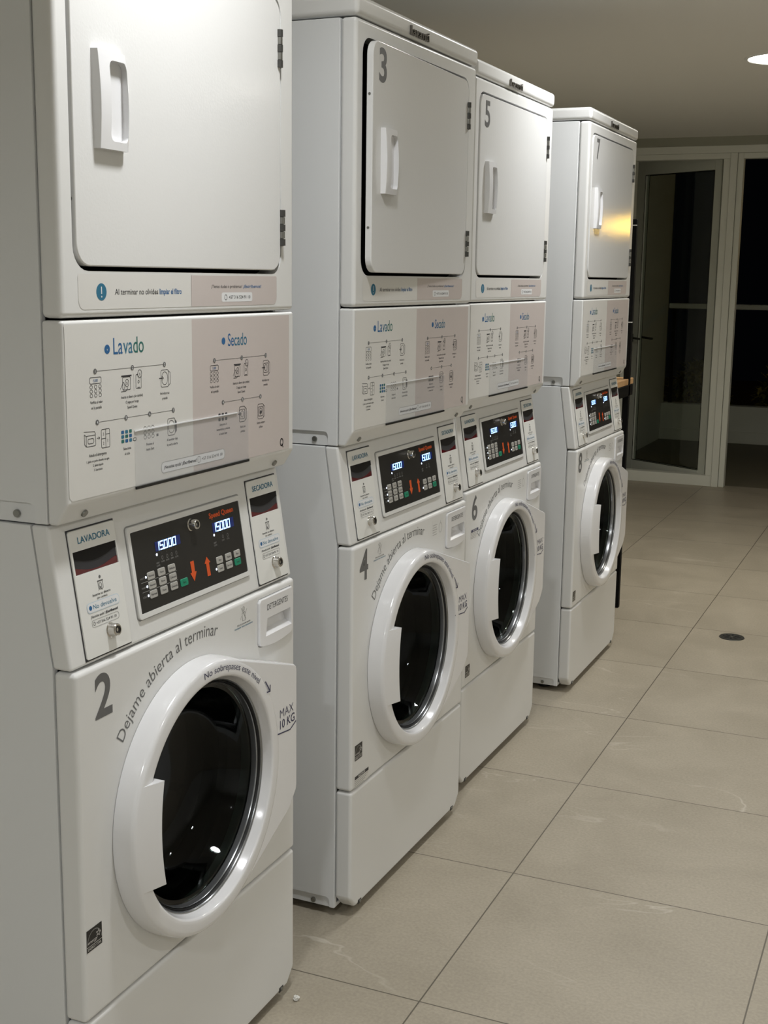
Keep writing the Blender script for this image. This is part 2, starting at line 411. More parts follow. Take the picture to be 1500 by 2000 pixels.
    p.disc(.1015,1.3265,.0068,'blue_print',1); p.text('✓' if False else 'v', .1015, 1.3245, .004, 'pill_white', align='C', lay=2)
    x = .1165
    for s_, m_ in (('La','blue_print'),('va','teal_print'),('do','green_print')): x += p.text(s_, x, 1.3185, .0235, m_, sx=.80, lay=1, res=6, bold=.004)+.0018
    p.disc(.4285,1.3255,.0060,'blue_print',1)
    x = .4430
    for s_, m_ in (('Se','blue_print'),('ca','teal_print'),('do','teal_print')): x += p.text(s_, x, 1.3165, .0205, m_, sx=.76, lay=1, res=6, bold=.004)+.0015
    def steps(xs, z, first):
        p.line([(xs[0],z),(xs[-1],z)], .0007, G, 1)
        for i, xx in enumerate(xs): p.disc(xx, z, .0040, G, 2, 14); p.text(str(first+i), xx, z-.0022, .0044, 'pill_white', align='C', lay=3, bold=.01)
    def keypad(a, z, mat, filled=False, cols=3, rows=3, dx=.0105, dz=.0072, r=.0036):
        for i in range(cols):
            for j in range(rows):
                if filled: p.rect(a+i*dx-r, a+i*dx+r, z-j*dz-r*.72, z-j*dz+r*.72, mat[(i+j)%len(mat)], 1, .0015)
                else: p.ring(a+i*dx, z-j*dz, r, r*.78, .0007, mat[0], 1, 10)
    def cap(lines, a, z, h=.0040, dz=.0078, w=None):
        for i, s_ in enumerate(lines): p.text(s_, a, z-i*dz, h, K, align='C', lay=1, res=2, sx=.80, bold=.008)
    def valor(a, z, s=1.0):
        p.box(a-.0135*s,a+.0135*s,z-.0045,z+.0045,lw,K,1); p.text('15.000',a,z-.0022,.0042,'blue_print',align='C',lay=1,sx=.7); keypad(a-.0105*s,z-.0090,[K],dx=.0105*s,dz=.0062,r=.0032)
    def insert(a, z, s=1.0):
        p.rect(a-.013*s,a+.013*s,z-.0005,z+.0018,K,1); p.box(a-.010*s,a+.010*s,z-.020,z-.001,lw,K,1); p.ring(a+.001,z-.010,.0045*s,.0055,lw,K,1); p.text('$',a+.001,z-.0125,.0045,K,align='C',lay=1)
        p.line([(a-.016*s,z-.018),(a-.008*s,z-.008),(a-.004*s,z-.014),(a-.008*s,z-.020)],lw,K,1); p.line([(a-.014*s,z-.022),(a-.002*s,z-.022),(a+.003*s,z-.017)],lw,K,1)
    def phone(a, z, s=1.0):
        p.box(a-.007*s,a+.007*s,z-.021,z,lw,K,1); p.disc(a+.003*s,z+.001,.0052*s,'sheet_white' if a < .33 else 'sheet_pink',2,14); p.ring(a+.003*s,z+.001,.0052*s,.0058,lw,K,3,14); p.text('$',a+.003*s,z-.0015,.0040,K,align='C',lay=4); p.ring(a,z-.011,.0020,.0022,lw,K,1,8); p.line([(a-.003,z-.0195),(a+.003,z-.0195)],lw,K,1)
    def washer(a, z, arrow=False, dark=False, s=1.0, inner='round'):
        p.box(a-.0125*s,a+.0085*s,z-.0265,z,lw,K,1,.003)
        if inner == 'round': p.ring(a-.002*s,z-.013,.0085*s,.0100,lw,K,1)
        else: p.box(a-.0105*s,a+.0065*s,z-.0215,z-.005,lw,K,1); p.ring(a-.002*s,z-.013,.0048*s,.0055,lw,K,1)
        if dark: p.poly([(a+.0095*s,z-.003),(a+.0130*s,z-.006),(a+.0130*s,z-.021),(a+.0095*s,z-.024)],K,1)
        else: p.line([(a+.0085*s,z-.002),(a+.0135*s,z-.005),(a+.0135*s,z-.022),(a+.0085*s,z-.025)],lw,K,1)
        if arrow: p.line([(a-.017*s,z-.0125),(a-.006*s,z-.0125)],.0013,K,1); p.line([(a-.009*s,z-.0095),(a-.0055*s,z-.0125),(a-.009*s,z-.0155)],lw,K,1)
    steps([.0710,.1630,.2490], 1.2965, 1)
    valor(.0715,1.2835); insert(.1475,1.2845); p.line([(.1660,1.2870),(.1660,1.2620)],.0005,'panel_label',1); phone(.1785,1.2855); washer(.2515,1.2880,True)
    cap(['Verifica el valor','en la pantalla'],.0725,1.2505); cap(['Inserta tu dinero (sin cambio)','O paga por la app','Speed Queen'],.1610,1.2520); cap(['Introduce tus','prendas'],.2490,1.2500)
    steps([.0730,.1440,.2060,.2720], 1.2230, 4)
    # detergent pack and three-part drawer
    p.line([(.041,1.212),(.066,1.2105),(.0685,1.206)],lw,K,1); p.box(.046,.068,1.190,1.2055,lw,K,1); p.box(.050,.0635,1.1940,1.2010,lw,K,1); p.line([(.046,1.2055),(.042,1.2080),(.042,1.194),(.046,1.190)],lw,K,1)
    p.line([(.0715,1.200),(.078,1.200)],lw,K,1); p.line([(.0758,1.2020),(.078,1.200),(.0758,1.198)],lw,K,1)
    p.box(.082,.102,1.1845,1.2115,lw,K,1); p.line([(.0925,1.1845),(.0925,1.2115)],lw,K,1); p.line([(.082,1.198),(.0925,1.198)],lw,K,1); p.line([(.0925,1.204),(.102,1.204)],lw,K,1)
    p.text('3',.0870,1.2025,.0042,K,align='C',lay=1); p.text('2',.0870,1.1890,.0042,K,align='C',lay=1); p.text('1',.0972,1.1920,.0048,K,align='C',lay=1)
    keypad(.1345,1.2020,['blue_print','teal_print','green_print'],True,dx=.0100,dz=.0068); p.ring(.1655,1.1885,.0045,.0024,lw,K,1,10)
    keypad(.1930,1.2020,[K],dx=.0105,dz=.0068); p.rect(.2235,.2290,1.1865,1.1905,G,1)
    washer(.2680,1.2105,dark=True)
    cap(['Añade el detergente'],.0725,1.1745,.0044); cap(['1. Jabón en polvo disuelto en agua','2. Jabón líquido','3. Suavizante'],.0725,1.1665,.0034,.0066)
    cap(['Selecciona','el ciclo'],.1455,1.1750); cap(['Presiona el','botón Start'],.2060,1.1750); cap(['Al terminar deja','la puerta abierta'],.2680,1.1755)
    steps([.3985,.4890,.5745], 1.2945, 1)
    valor(.3980,1.2820,.95); insert(.4740,1.2830,.9); p.line([(.4900,1.2850),(.4900,1.2620)],.0005,'panel_label',1); phone(.5035,1.2840,.9); washer(.5770,1.2855,True,inner='sq',s=.95)
    cap(['Verifica el valor','en la pantalla'],.3985,1.2490); cap(['Inserta tu dinero (sin cambio)','O paga por la app','Speed Queen'],.4870,1.2500); cap(['Introduce tus','prendas'],.5740,1.2485)
    steps([.4250,.4905,.5545], 1.2225, 4)
    keypad(.4130,1.2020,[K],True,3,2,.0110,.0078,.0036); washer(.4915,1.2100,True,inner='sq',s=.95); washer(.5570,1.2090,False,inner='sq',s=.95); p.disc(.5555,1.1945,.0030,K,2,10)
    cap(['Selecciona la','temperatura y presiona','el botón Start'],.4250,1.1835); cap(['Retira tus','prendas'],.4915,1.1730); cap(['Limpia siempre','el filtro'],.5560,1.1740)
    p.rect(.2355,.4285,1.1265,1.1435,'pill_white',1,.006); p.box(.2355,.4285,1.1265,1.1435,.0006,'panel_label',2,.006)
    p.text('¿Necesitas ayuda?',.2430,1.1325,.0050,K,.050,.015,lay=2); p.text('¡Escríbenos!',.2960,1.1325,.0050,K,.042,.03,lay=2,shear=.12); p.box(.3425,.3500,1.1300,1.1400,.0007,K,2); p.text('+57 316 524 91 10',.3550,1.1325,.0048,K,.066,.004,lay=2)
    p.ring(.6345,1.1310,.0055,.0065,.0022,K,1); p.line([(.6355,1.1275),(.6400,1.1215)],.0022,K,1)
    p.build('instruction_sheet', lp, 'printed sheet headed Lavado on white and Secado on pinkish grey')
    # clear pocket over the lower middle of the sheet
    bm = bmesh.new(); box(bm, .0009, .0019, .164, .509, 1.1150, 1.2015, .0004, 1); box(bm, .0008, .0034, .164, .509, 1.1115, 1.1155, mi=1); box(bm, .0008, .0024, .164, .470, 1.2000, 1.2018, mi=2)  # white bar at the top edge paints in the film's highlight
    finish('sheet_pocket', bm, ['pocket_film','black_plastic','pill_white'], lp, smooth=None)
    for yy in (.0520,.6270):
        bm = bmesh.new(); cyl(bm, (-.0140,yy,1.0940), (-.0088,yy,1.0908), .0058, 18, bev=.0008); finish('screw', bm, 'steel', lp)
    return door

def lock(name, parent, y, z, r=.0105):
    bm = bmesh.new(); M = Matrix.Translation((cx(z),y,z)) @ Matrix.Rotation(-math.atan(-T),4,'Y')
    t = bmesh.new(); lathe_x(t, [(-.002,r*1.12),(.0035,r*1.12),(.0050,r*.98),(.0150,r*.92),(.0165,r*.80),(.0165,r*.62),(.0150,r*.60),(.0150,0)], 0, 0, 32)
    merge(bm, t, 0, M)
    t = bmesh.new(); lathe_x(t, [(.0152,r*.50),(.0158,r*.50),(.0158,r*.30),(.0152,r*.30)], 0, 0, 24); box(t,.0150,.0160,-r*.12,r*.12,r*.3,r*.62)
    merge(bm, t, 1, M)
    return finish(name, bm, ['chrome','black_plastic'], parent)

def build_console(root):
    bm = bmesh.new()
    prism(bm, [(cx(ZW)-.0005,ZW+.0015),(cx(ZJ),ZJ-.001),(-.0680,ZJ-.001),(SE-.0005,ZW+.0015)], 'y', .0005, WD-.0005, .0055, 4)
    con = finish('control_console', bm, 'enamel', root)
    for nm, y0, y1, word in (('washer_coin_unit',.0375,.1500,'LAVADORA'),('dryer_coin_unit',.5560,.6660,'SECADORA')):
        bm = bmesh.new(); z0, z1 = .8745, 1.0640
        t = bmesh.new(); prism(t, rrect(y0,y1,z0,z1,.004,4), 'x', -.006, .0032, .0010, 2)
        def shear(t):
            for v in t.verts: v.co.x += cx(v.co.z)
        shear(t); merge(bm, t)
        cu = finish(nm, bm, 'coin_plate', con)
        c = bmesh.new(); t = bmesh.new(); box(t, -.03, .02, y0+.0040, y1-.0030, .9990, 1.0335); shear(t); merge(c, t); boolean(cu, c)
        # gap line under and around the plate
        bm = bmesh.new(); t = bmesh.new(); box(t, .0003, .0009, y0-.0015, y1+.0012, z0-.0025, z1+.0020); shear(t); merge(bm, t); finish('plate_gap', bm, 'black_print', cu, smooth=None)
        # slot: dark red housing with a curved scoop
        bm = bmesh.new(); t = bmesh.new(); ya, yb = y0+.0045, y1-.0035; n = 16
        box(t, -.014, -.0125, ya, yb, .9995, 1.033)
        for i in range(n):
            u0, u1 = i/n, (i+1)/n; f = lambda u: 1.0150-.0085*math.sin(math.pi*min(1,u*1.05))
            pts = [(ya+(yb-ya)*u0,1.033),(ya+(yb-ya)*u1,1.033),(ya+(yb-ya)*u1,f(u1)+.008),(ya+(yb-ya)*u0,f(u0)+.008)]
            prism(t, pts, 'x', -.0125, .0022, mi=1)
            pts = [(ya+(yb-ya)*u0,.9995),(ya+(yb-ya)*u1,.9995),(ya+(yb-ya)*u1,f(u1)-.005),(ya+(yb-ya)*u0,f(u0)-.005)]
            prism(t, pts, 'x', -.0125, .0015, mi=2)
        box(t, -.0124, -.0060, ya+.016, ya+.036, 1.0085, 1.0145, .0015, 1, mi=3)
        shear(t)
        me = bpy.data.meshes.new('t'); t.to_mesh(me); t.free(); bm.from_mesh(me); bpy.data.meshes.remove(me)
        finish('coin_slot', bm, ['slot_black','slot_black','slot_red','slot_red_lamp'], cu, smooth=None)
        lock('key_lock', cu, (y0+y1)/2+.009, .9045)
        p = Print(cmap(.0034), .0003); yc = (y0+y1)/2
        p.text(word, yc+.002, 1.0440, .0092, 'teal_print', .078, .012, 'C', res=5)
        p.disc(yc+.001,.9880,.0024,'grey_print',0,12); p.box(yc-.005,yc+.006,.9700,.9820,.0008,'grey_print'); p.ring(yc,.9755,.003,.004,.0008,'grey_print',n=10); p.line([(yc-.006,.968),(yc-.001,.974),(yc+.003,.968)],.0008,'grey_print'); p.rect(yc-.0065,yc+.0075,.9815,.9830,'grey_print')
        p.text('Inserta tu dinero', yc, .9622, .0036, 'black_print', .044, .01, 'C', res=2); p.text('(sin cambio)', yc, .9570, .0028, 'black_print', .025, .01, 'C', res=2)
        p.rect(yc-.0400,yc+.0400,.9395,.9550,'pill_blue',0,.0062); p.rect(yc-.0390,yc+.0390,.9405,.9540,'pill_white',1,.006)
        p.disc(yc-.0320,.9472,.0036,'blue_print',2,14); p.text('No devuelve', yc-.0255, .9440, .0066, 'teal_print', .058, .004, lay=2)
        p.text('¿Necesitas ayuda?', yc-.034, .9320, .0036, 'black_print', .033, .01, res=2, shear=.1); p.text('¡Escríbenos!', yc+.002, .9320, .0036, 'black_print', .031, .035, res=2, shear=.1)
        p.box(yc-.0335,yc+.0335,.9180,.9285,.0006,'panel_label',0,.004); p.text('+57 316 524 91 10', yc-.023, .9212, .0040, 'black_print', .050, .004, res=2); p.ring(yc-.0280,.9232,.0022,.0026,.0007,'black_print',n=10)
        p.build('printed_notice', cu)
    # framed black control panel
    def sh(t):
        for v in t.verts: v.co.x += cx(v.co.z)
    bm = bmesh.new(); t = bmesh.new(); prism(t, rrect(.1775,.5265,.9000,1.0455,.006,4), 'x', -.005, .0042, .0018, 3); sh(t); merge(bm, t)
    fr = finish('control_panel', bm, 'enamel', con)
    c = bmesh.new(); t = bmesh.new(); prism(t, rrect(.1845,.5190,.9085,1.0370,.002,2), 'x', .0024, .02); sh(t); merge(c, t); boolean(fr, c)
    bm = bmesh.new(); t = bmesh.new(); prism(t, rrect(.1848,.5187,.9088,1.0367,.002,2), 'x', .0020, .0032); sh(t); merge(bm, t)
    finish('black_fascia', bm, 'black_panel', fr, smooth=None)
    bm = bmesh.new(); t = bmesh.new(); prism(t, rrect(.1755,.5285,.8980,1.0475,.007,4), 'x', .0002, .0006); sh(t); merge(bm, t)
    finish('panel_gap', bm, 'panel_label', fr, smooth=None)
    # two backlit displays: seven segment digits 15.000
    SEG = {'0':'abcdef','1':'bc','5':'afgcd'}
    def display(a0, a1, b0, b1):
        p = Print(cmap(.0034), .0003); p.rect(a0,a1+.012,b0-.0005,b1+.0005,'lcd_back')
        w = (a1-a0)/5; hh = b1-b0
        for i, ch in enumerate('15000'):
            x0, x1 = a0+i*w+w*.10, a0+i*w+w*.78; zm = (b0+b1)/2; lw = .0020; sk = .0012
            L = {'a':[(x0+sk,b1-.001),(x1+sk,b1-.001)],'d':[(x0,b0+.001),(x1,b0+.001)],'g':[(x0+sk/2,zm),(x1+sk/2,zm)],'f':[(x0+sk/2,zm),(x0+sk,b1-.001)],'b':[(x1+sk/2,zm),(x1+sk,b1-.001)],'e':[(x0,b0+.001),(x0+sk/2,zm)],'c':[(x1,b0+.001),(x1+sk/2,zm)]}
            for s_ in SEG[ch]: p.line(L[s_], lw, 'lcd_digit', 1)
        p.disc(a0+2*w-.0008,b0+.0008,.0014,'lcd_digit',2,8)
        p.build('digital_display', fr, 'blue backlit display reading 15.000')
    display(.2465,.3080,.9965,1.0110); display(.4225,.4820,.9955,1.0115)
    p = Print(cmap(.0034), .0003)
    p.text('Speed Queen', .4165, 1.0210, .0085, 'orange_print', .081, .03, res=5)
    p.poly([(.339,.9615),(.350,.9615),(.3495,.9430),(.3545,.9430),(.3445,.9275),(.3350,.9430),(.3400,.9430)],'orange_print'); p.poly([(.3860,.9270),(.3965,.9270),(.3955,.9490),(.4005,.9490),(.3905,.9600),(.3815,.9490),(.3865,.9490)],'orange_print')
    for a, b in ((.248,.9912),(.4245,.9912)): p.disc(a,b,.0022,'led',0,10)
    for b in (.9625,.9475,.9330): p.disc(.2095,b,.0020,'led',0,10)
    p.disc(.4165,.9330,.0020,'led',0,10)
    for b, s_ in ((.9605,'HOT'),(.9455,'WARM'),(.9310,'COLD')): p.text(s_, .194, b, .0030, 'panel_label', .011, res=2)
    p.line([(.195,.9555),(.296,.9555)],.0008,'panel_label'); p.line([(.195,.9405),(.296,.9405)],.0008,'panel_label')
    for a, s_ in ((.248,'INSERT'),(.262,'WASH'),(.2760,'RINSE'),(.2895,'SPIN'),(.3030,'DOOR')):
        if a > .25: p.disc(a,.9912,.0012,'dark_steel',0,8); p.ring(a,.984,.0022,.003,.0006,'panel_label',n=8)
        p.text(s_, a, .9765, .0026, 'panel_label', .009, align='C', res=2)
    p.text('COINS', .248, .9722, .0026, 'panel_label', .010, align='C', res=2)
    for a, s_ in ((.4245,'INSERT'),(.4520,'DRY'),(.4680,'COOL')):
        if a > .43: p.disc(a,.9912,.0012,'dark_steel',0,8); p.ring(a,.984,.0022,.003,.0006,'panel_label',n=8)
        p.text(s_, a, .9765, .0026, 'panel_label', .009, align='C', res=2)
    p.text('COINS', .4245, .9722, .0026, 'panel_label', .010, align='C', res=2)
    p.build('panel_markings', fr)
    def button(y, z, mat, word, wy=.0208, wz=.0122):
        bm = bmesh.new(); t = bmesh.new(); prism(t, rrect(y,y+wy,z-wz,z,.0022,3), 'x', .0030, .0046, .0005, 1); sh(t); merge(bm, t)
        nf = len(bm.faces)
        vs, fs = text_geo(word, .0, 2); k = .0034/CAPH; x0 = min(v[0] for v in vs); wd = max(v[0] for v in vs)-x0; kx = min(k, .0165/wd)
        V = [bm.verts.new((cx(z-wz*.62+yy*k)+.0049, y+wy/2-wd*kx/2+(xx-x0)*kx, z-wz*.62+yy*k)) for xx, yy in vs]
        for f in fs:
            try: bm.faces.new([V[i] for i in f]).material_index = 1
            except ValueError: pass
        finish('button', bm, [mat,'black_print'], fr, smooth=None)
    for j, row in enumerate((('Normal','Perm','Delicado'),('Normal','Perm','Delicado'),('Normal','Perm','Delicado'))):
        for i, w_ in enumerate(row): button(.2130+.0298*i, .9688-.0148*j, 'key_grey', w_)
    button(.3020,.9390,'key_green','Start',.0225,.0125)
    for i, w_ in enumerate(('Alto','Medio','Bajo')): button(.4195+.0298*i, .9530, 'key_grey', w_)
    for i, w_ in enumerate(('Suave','Sin calor')): button(.4195+.0298*i, .9385, 'key_grey', w_)
    button(.4782,.9385,'key_green','Start')
    lock('key_lock', fr, .3580, 1.0200, .0095)

def build_washer(root):
    bm = bmesh.new(); box(bm, DEP, SE-.0008, .001, WD-.001, ZB+.001, ZJ-.0015, .003, 2)
    cab = finish('washer_cabinet', bm, 'enamel_side', root)
    c = bmesh.new(); box(c, DEP+.012, SE+.05, .012, WD-.012, ZB+.012, ZJ-.012); boolean(cab, c)
    c = bmesh.new(); prism(c, [(SE-.0010,ZW),(-.0685,ZJ-.001),(-.0685,ZJ+.05),(.05,ZJ+.05),(.05,ZW)], 'y', -.05, WD+.05); boolean(cab, c)
    for yy, sg in ((.0010,1),(WD-.0010,-1)):
        c = bmesh.new(); pts = [(DEP+.03,ZB-.02),(-.050,ZB-.02)]+[(-.060+.010*math.cos(R(t)),.036+.010*math.sin(R(t))) for t in range(0,91,15)]+[(DEP+.03,.046)]
        ya, yb = yy-sg*.02, yy+sg*.0050; prism(c, pts, 'y', min(ya,yb), max(ya,yb)); boolean(cab, c)
        bm = bmesh.new(); yq = yy+sg*.0049; cyl(bm, (-.092,yq,.030), (-.092,yq-sg*.0048,.030), .0058, 16, bev=.0012); finish('screw', bm, 'steel', cab)
    for fx in (-.10,-.64):
        for fy in (.06,.62):
            bm = bmesh.new(); cyl(bm, (fx,fy,0), (fx,fy,ZB+.004), .022, 20, bev=.002); finish('foot', bm, 'rubber', root)
    bm = bmesh.new(); box(bm, SE, .0028, .0005, WD-.0005, ZK+.0018, ZW-.0015, .0075, 4)
    fp = finish('washer_front_panel', bm, 'enamel', root)
    c = bmesh.new(); cyl(c, (-.1,CY,CZ), (.05,CY,CZ), .200, 72); boolean(fp, c)
    X = .0028
    p = Print(fmap(X)); p.arc_text('Dejame abierta al terminar', .326, .565, .2655, 143.4, 75.4, .0212, 'grey_print', -.006, 6); p.build('slogan_print', fp, 'grey arched lettering Dejame abierta al terminar')
    bm = bmesh.new(); prism(bm, [(.0015,ZB+.030),(.0300,ZB+.001),(.6530,ZB+.001),(.6815,ZB+.030),(.6815,ZK-.0015),(.0015,ZK-.0015)], 'x', SE, X, .0075, 4)
    kp = finish('kick_panel', bm, 'enamel', root)
    for yy in (.050,.625):
        bm = bmesh.new(); box(bm, X-.001, X+.0012, yy-.008, yy+.008, ZB+.002, ZB+.012, .0005, 1); cyl(bm, (X,yy,ZB+.007), (X+.003,yy,ZB+.007), .004, 12, mi=1); finish('screw', bm, ['dark_steel','steel'], kp)
    # detergent drawer
    bm = bmesh.new(); bot = [(.5385+.1285*i/12, .7625-.010*math.sin(math.pi*(i/12))+.0*i) for i in range(13)]
    pts = [(.5370,.845),(.5420,.8505),(.6620,.8505),(.6670,.845)]+[(.6670,.7720),(.6640,.7645)]+[(.655-.105*i/10, .7600-.0045*math.sin(math.pi*i/10)) for i in range(11)]+[(.5410,.7625),(.5370,.768)]
    prism(bm, pts, 'x', -.0195, .0078, .0018, 3)
    dr = finish('detergent_drawer', bm, 'white_plastic', root)
    c = bmesh.new(); t = bmesh.new()
    q0 = [(.020,.5640,.8120),(.020,.6560,.8120),(.020,.6630,.7690),(.020,.5570,.7690)]; q1 = [(-.011,.5660,.8100),(-.011,.6540,.8100),(-.005,.6590,.7870),(-.005,.5610,.7870)]
    A = [t.verts.new(q) for q in q0]; Bq = [t.verts.new(q) for q in q1]; t.faces.new(A); t.faces.new(Bq[::-1])
    for i in range(4): t.faces.new((A[i],Bq[i],Bq[(i+1)%4],A[(i+1)%4]))
    bmesh.ops.recalc_face_normals(t, faces=t.faces); merge(c, t); boolean(dr, c)
    p = Print(fmap(.0078), .0003); p.text('DETERGENTES', .5640, .8265, .0108, 'black_print', .080, -.004, res=4); p.build('drawer_lettering', dr)
    c = bmesh.new(); prism(c, [(a+(a-.602)*.020, b+(b-.805)*.028) for a, b in pts], 'x', -.020, .05); boolean(fp, c)
    # drum and gasket seen through the glass
    bm = bmesh.new(); lathe_x(bm, [(-.02,.199),(-.05,.199),(-.06,.185),(-.09,.180),(-.10,.190),(-.14,.200)], CY, CZ, 64); finish('door_gasket', bm, 'rubber', root)
    bm = bmesh.new(); lathe_x(bm, [(-.12,.200),(-.13,.245),(-.50,.245),(-.51,.22),(-.505,.0)], CY, CZ, 64)
    for k in range(3):
        a = R(90+120*k); box(bm, -.49, -.15, CY+.225*math.cos(a)-.02, CY+.225*math.cos(a)+.02, CZ+.225*math.sin(a)-.02, CZ+.225*math.sin(a)+.02, .008, 2)
    finish('washer_drum', bm, 'drum_steel', root)
    # door: moulded ring with a hinge-side plate
    bm = bmesh.new()
    lathe_x(bm, [(.0035,.2360),(.0050,.2366),(.0200,.2362),(.0330,.2354),(.0388,.2336),(.0420,.2300),(.0430,.2245),(.0436,.2130),(.0434,.2080),(.0425,.2058),(.0400,.2035),(.0240,.1985),(.0230,.1965),(.0035,.1965),(.0035,.2360)], CY, CZ, 128)
    def tp(a, r=.2325): return (CY+r*math.cos(R(a)), CZ+r*math.sin(R(a)))
    plate = [tp(71.5),(.609,.7150),(.6155,.7100),(.6175,.7020),(.6175,.4720),(.6150,.4630),(.5930,.4400),(.5850,.4330),tp(-66.5)]
    inner = [tp(a,.215) for a in range(-60,61,8)]
    prism(bm, plate+inner, 'x', .0050, .0421, .0035, 4)
    door = finish('washer_door', bm, 'white_plastic', root)
    bm = bmesh.new(); lathe_x(bm, [(.0235,.1978),(.0262,.1965),(.0235,.1945),(.0200,.1940)], CY, CZ, 96, 0); lathe_x(bm, [(.0215,.1940),(.0235,.1928),(.0205,.1915),(.0160,.1910)], CY, CZ, 96, 1); lathe_x(bm, [(.0170,.1912),(.0190,.1900),(.0160,.1885),(.0040,.1875),(.0040,.1900)], CY, CZ, 96, 0)
    finish('glass_bezel', bm, ['bezel_grey','rubber'], door)
    bm = bmesh.new()
    pr = [(.008,.1875),(.006,.180),(-.012,.172),(-.045,.160),(-.070,.140),(-.082,.110),(-.088,.060),(-.089,0)]
    pi = [(-.094,0),(-.093,.060),(-.087,.113),(-.074,.144),(-.049,.165),(-.016,.177),(.002,.185),(.003,.1875),(.008,.1875)]
    lathe_x(bm, pr+pi, CY, CZ, 96); finish('door_glass', bm, 'door_glass', door)
    # grip plate on the left
    t = bmesh.new(); n = 14
    zt_, zb_ = .6590, .4860
    def row(s):
        z = zb_+(zt_-zb_)*s; r = .2295; yo = CY-math.sqrt(max(0, r*r-(z-CZ)**2)); yi = .1350+.0095*((2*s-1)**2); return z, yo, yi
    rows = []
    for i in range(n+1):
        z, yo, yi = row(i/n)
        rows.append([t.verts.new(q) for q in ((.0418,yo,z),(.0450,yo+.008,z),(.0570,yi-.0015,z),(.0560,yi,z),(.0180,yi,z),(.0180,yo,z))])
    for a, b in zip(rows, rows[1:]):
        for k in range(6): t.faces.new((a[k],a[(k+1)%6],b[(k+1)%6],b[k]))
    t.faces.new(rows[0]); t.faces.new(rows[-1][::-1]); bmesh.ops.recalc_face_normals(t, faces=t.faces)
    bm = bmesh.new(); merge(bm, t); finish('door_grip', bm, 'white_plastic', door)

def load_warning(door, second=False):
    p = Print(fmap(.0437), .0003); q = Print(fmap(.0436), .0003); r_ = Print(fmap(.0422), .0003)
    if second: p.arc_text('No sobrepases este nivel', CY, CZ, .2165, 92.5, 38, .0115, 'navy_print', -.002, 5); ax, az, mx, mz = .010, -.0175, -.0080, -.0045
    else: p.arc_text('No sobrepases este nivel', CY, CZ, .2155, 97.5, 45.5, .0112, 'navy_print', -.004, 5); ax = az = mx = mz = 0
    q.line([(.4915+ax,.7150+az),(.5080+ax*1.6,.6935+az*1.45)], .0028, 'navy_print'); bx, bz = ax*1.6, az*1.45
    q.line([(.4975+bx,.6935+bz),(.5085+bx,.6925+bz),(.5095+bx,.7035+bz)], .0026, 'navy_print')
    r_.text('MAX', .5490+mx, .6265+mz, .0165, 'navy_print', .053, -.012, res=5); r_.text('10 KG', .5490+mx, .6055+mz, .0160, 'navy_print', .058, .008, res=5)
    r_.line([(.5285+mx*1.6,.6000+mz),(.5890+mx,.5925+mz),(.6120+mx,.6020+mz)], .0024, 'navy_print')
    for e_ in (p, r_):
        off = len(q.v); q.v = q.v+e_.v; q.f = q.f+[tuple(off+i for i in f) for f in e_.f]
    q.m = [0]*len(q.f); q.mats = ['navy_print']
    q.build('load_warning', door, 'dark blue lettering No sobrepases este nivel, MAX 10 KG')

def star_label(parent, y0, z1, w=.038, h=.036):
    p = Print(fmap(.0028)); z0 = z1-h; p.rect(y0,y0+w,z0,z1,'black_plastic')
    p.ring(y0+w*.5, z0+h*.30, w*.47, h*.58, .0012, 'panel_label', 1, 16, 5, 175)
    st = [(y0+w*.76+(w*.15 if k%2==0 else w*.06)*math.sin(math.pi*k/5+.2), z0+h*.60+(w*.15 if k%2==0 else w*.06)*math.cos(math.pi*k/5+.2)) for k in range(10)]
    p.line(st, .0009, 'sheet_white', 1, True)
    p.text('energy', y0+w*.06, z0+h*.36, h*.14, 'sheet_white', w*.62, 0, lay=1, shear=.3); p.line([(y0,z0+h*.24),(y0+w,z0+h*.24)],.0008,'sheet_white',1)
    p.text('ENERGY STAR', y0+w*.5, z0+h*.07, h*.11, 'sheet_white', w*.86, 0, 'C', lay=1, res=2); p.build('energy_label', parent, 'small black energy star label')
def notice_label(parent, y0, z1, w=.071, h=.026, mat='navy_print'):
    p = Print(fmap(.0028)); p.rect(y0-.002,y0+w,z1-h,z1+.001,'sheet_white'); p.rect(y0,y0+w,z1-.0075,z1,mat,1); p.text('NOTICE', y0+w*.5, z1-.0060, .0045, 'sheet_white', w*.5, .02, 'C', lay=2, res=2)
    for k in range(4): p.line([(y0,z1-.0110-.0042*k),(y0+w*(.95-.1*k),z1-.0110-.0042*k)], .0011, 'panel_label', 1)
    p.build('notice_sticker', parent, 'small white notice sticker with a dark blue header')
def person_label(parent, y0, z0, w=.070):
    p = Print(fmap(.0028)); c = y0+w*.48; g = 'panel_label'
    p.ring(c,z0+.034,.0030,.0036,.0008,g,n=12); p.line([(c-.004,z0+.012),(c-.006,z0+.026),(c+.004,z0+.028),(c+.006,z0+.012),(c-.004,z0+.012)],.0008,g)
    p.line([(c-.008,z0+.036),(c+.008,z0+.014)],.0009,g); p.line([(c-.008,z0+.022),(c-.011,z0+.016)],.0008,g); p.line([(c+.006,z0+.024),(c+.011,z0+.032)],.0008,g)
    p.text('Solo el personal puede', c, z0+.0055, .0032, 'grey_print', w*.66, .01, 'C', res=2); p.text('manipular este mecanismo', c, z0+.0005, .0032, 'teal_print', w*.92, .01, 'C', res=2)
    p.build('pictogram_sticker', parent)
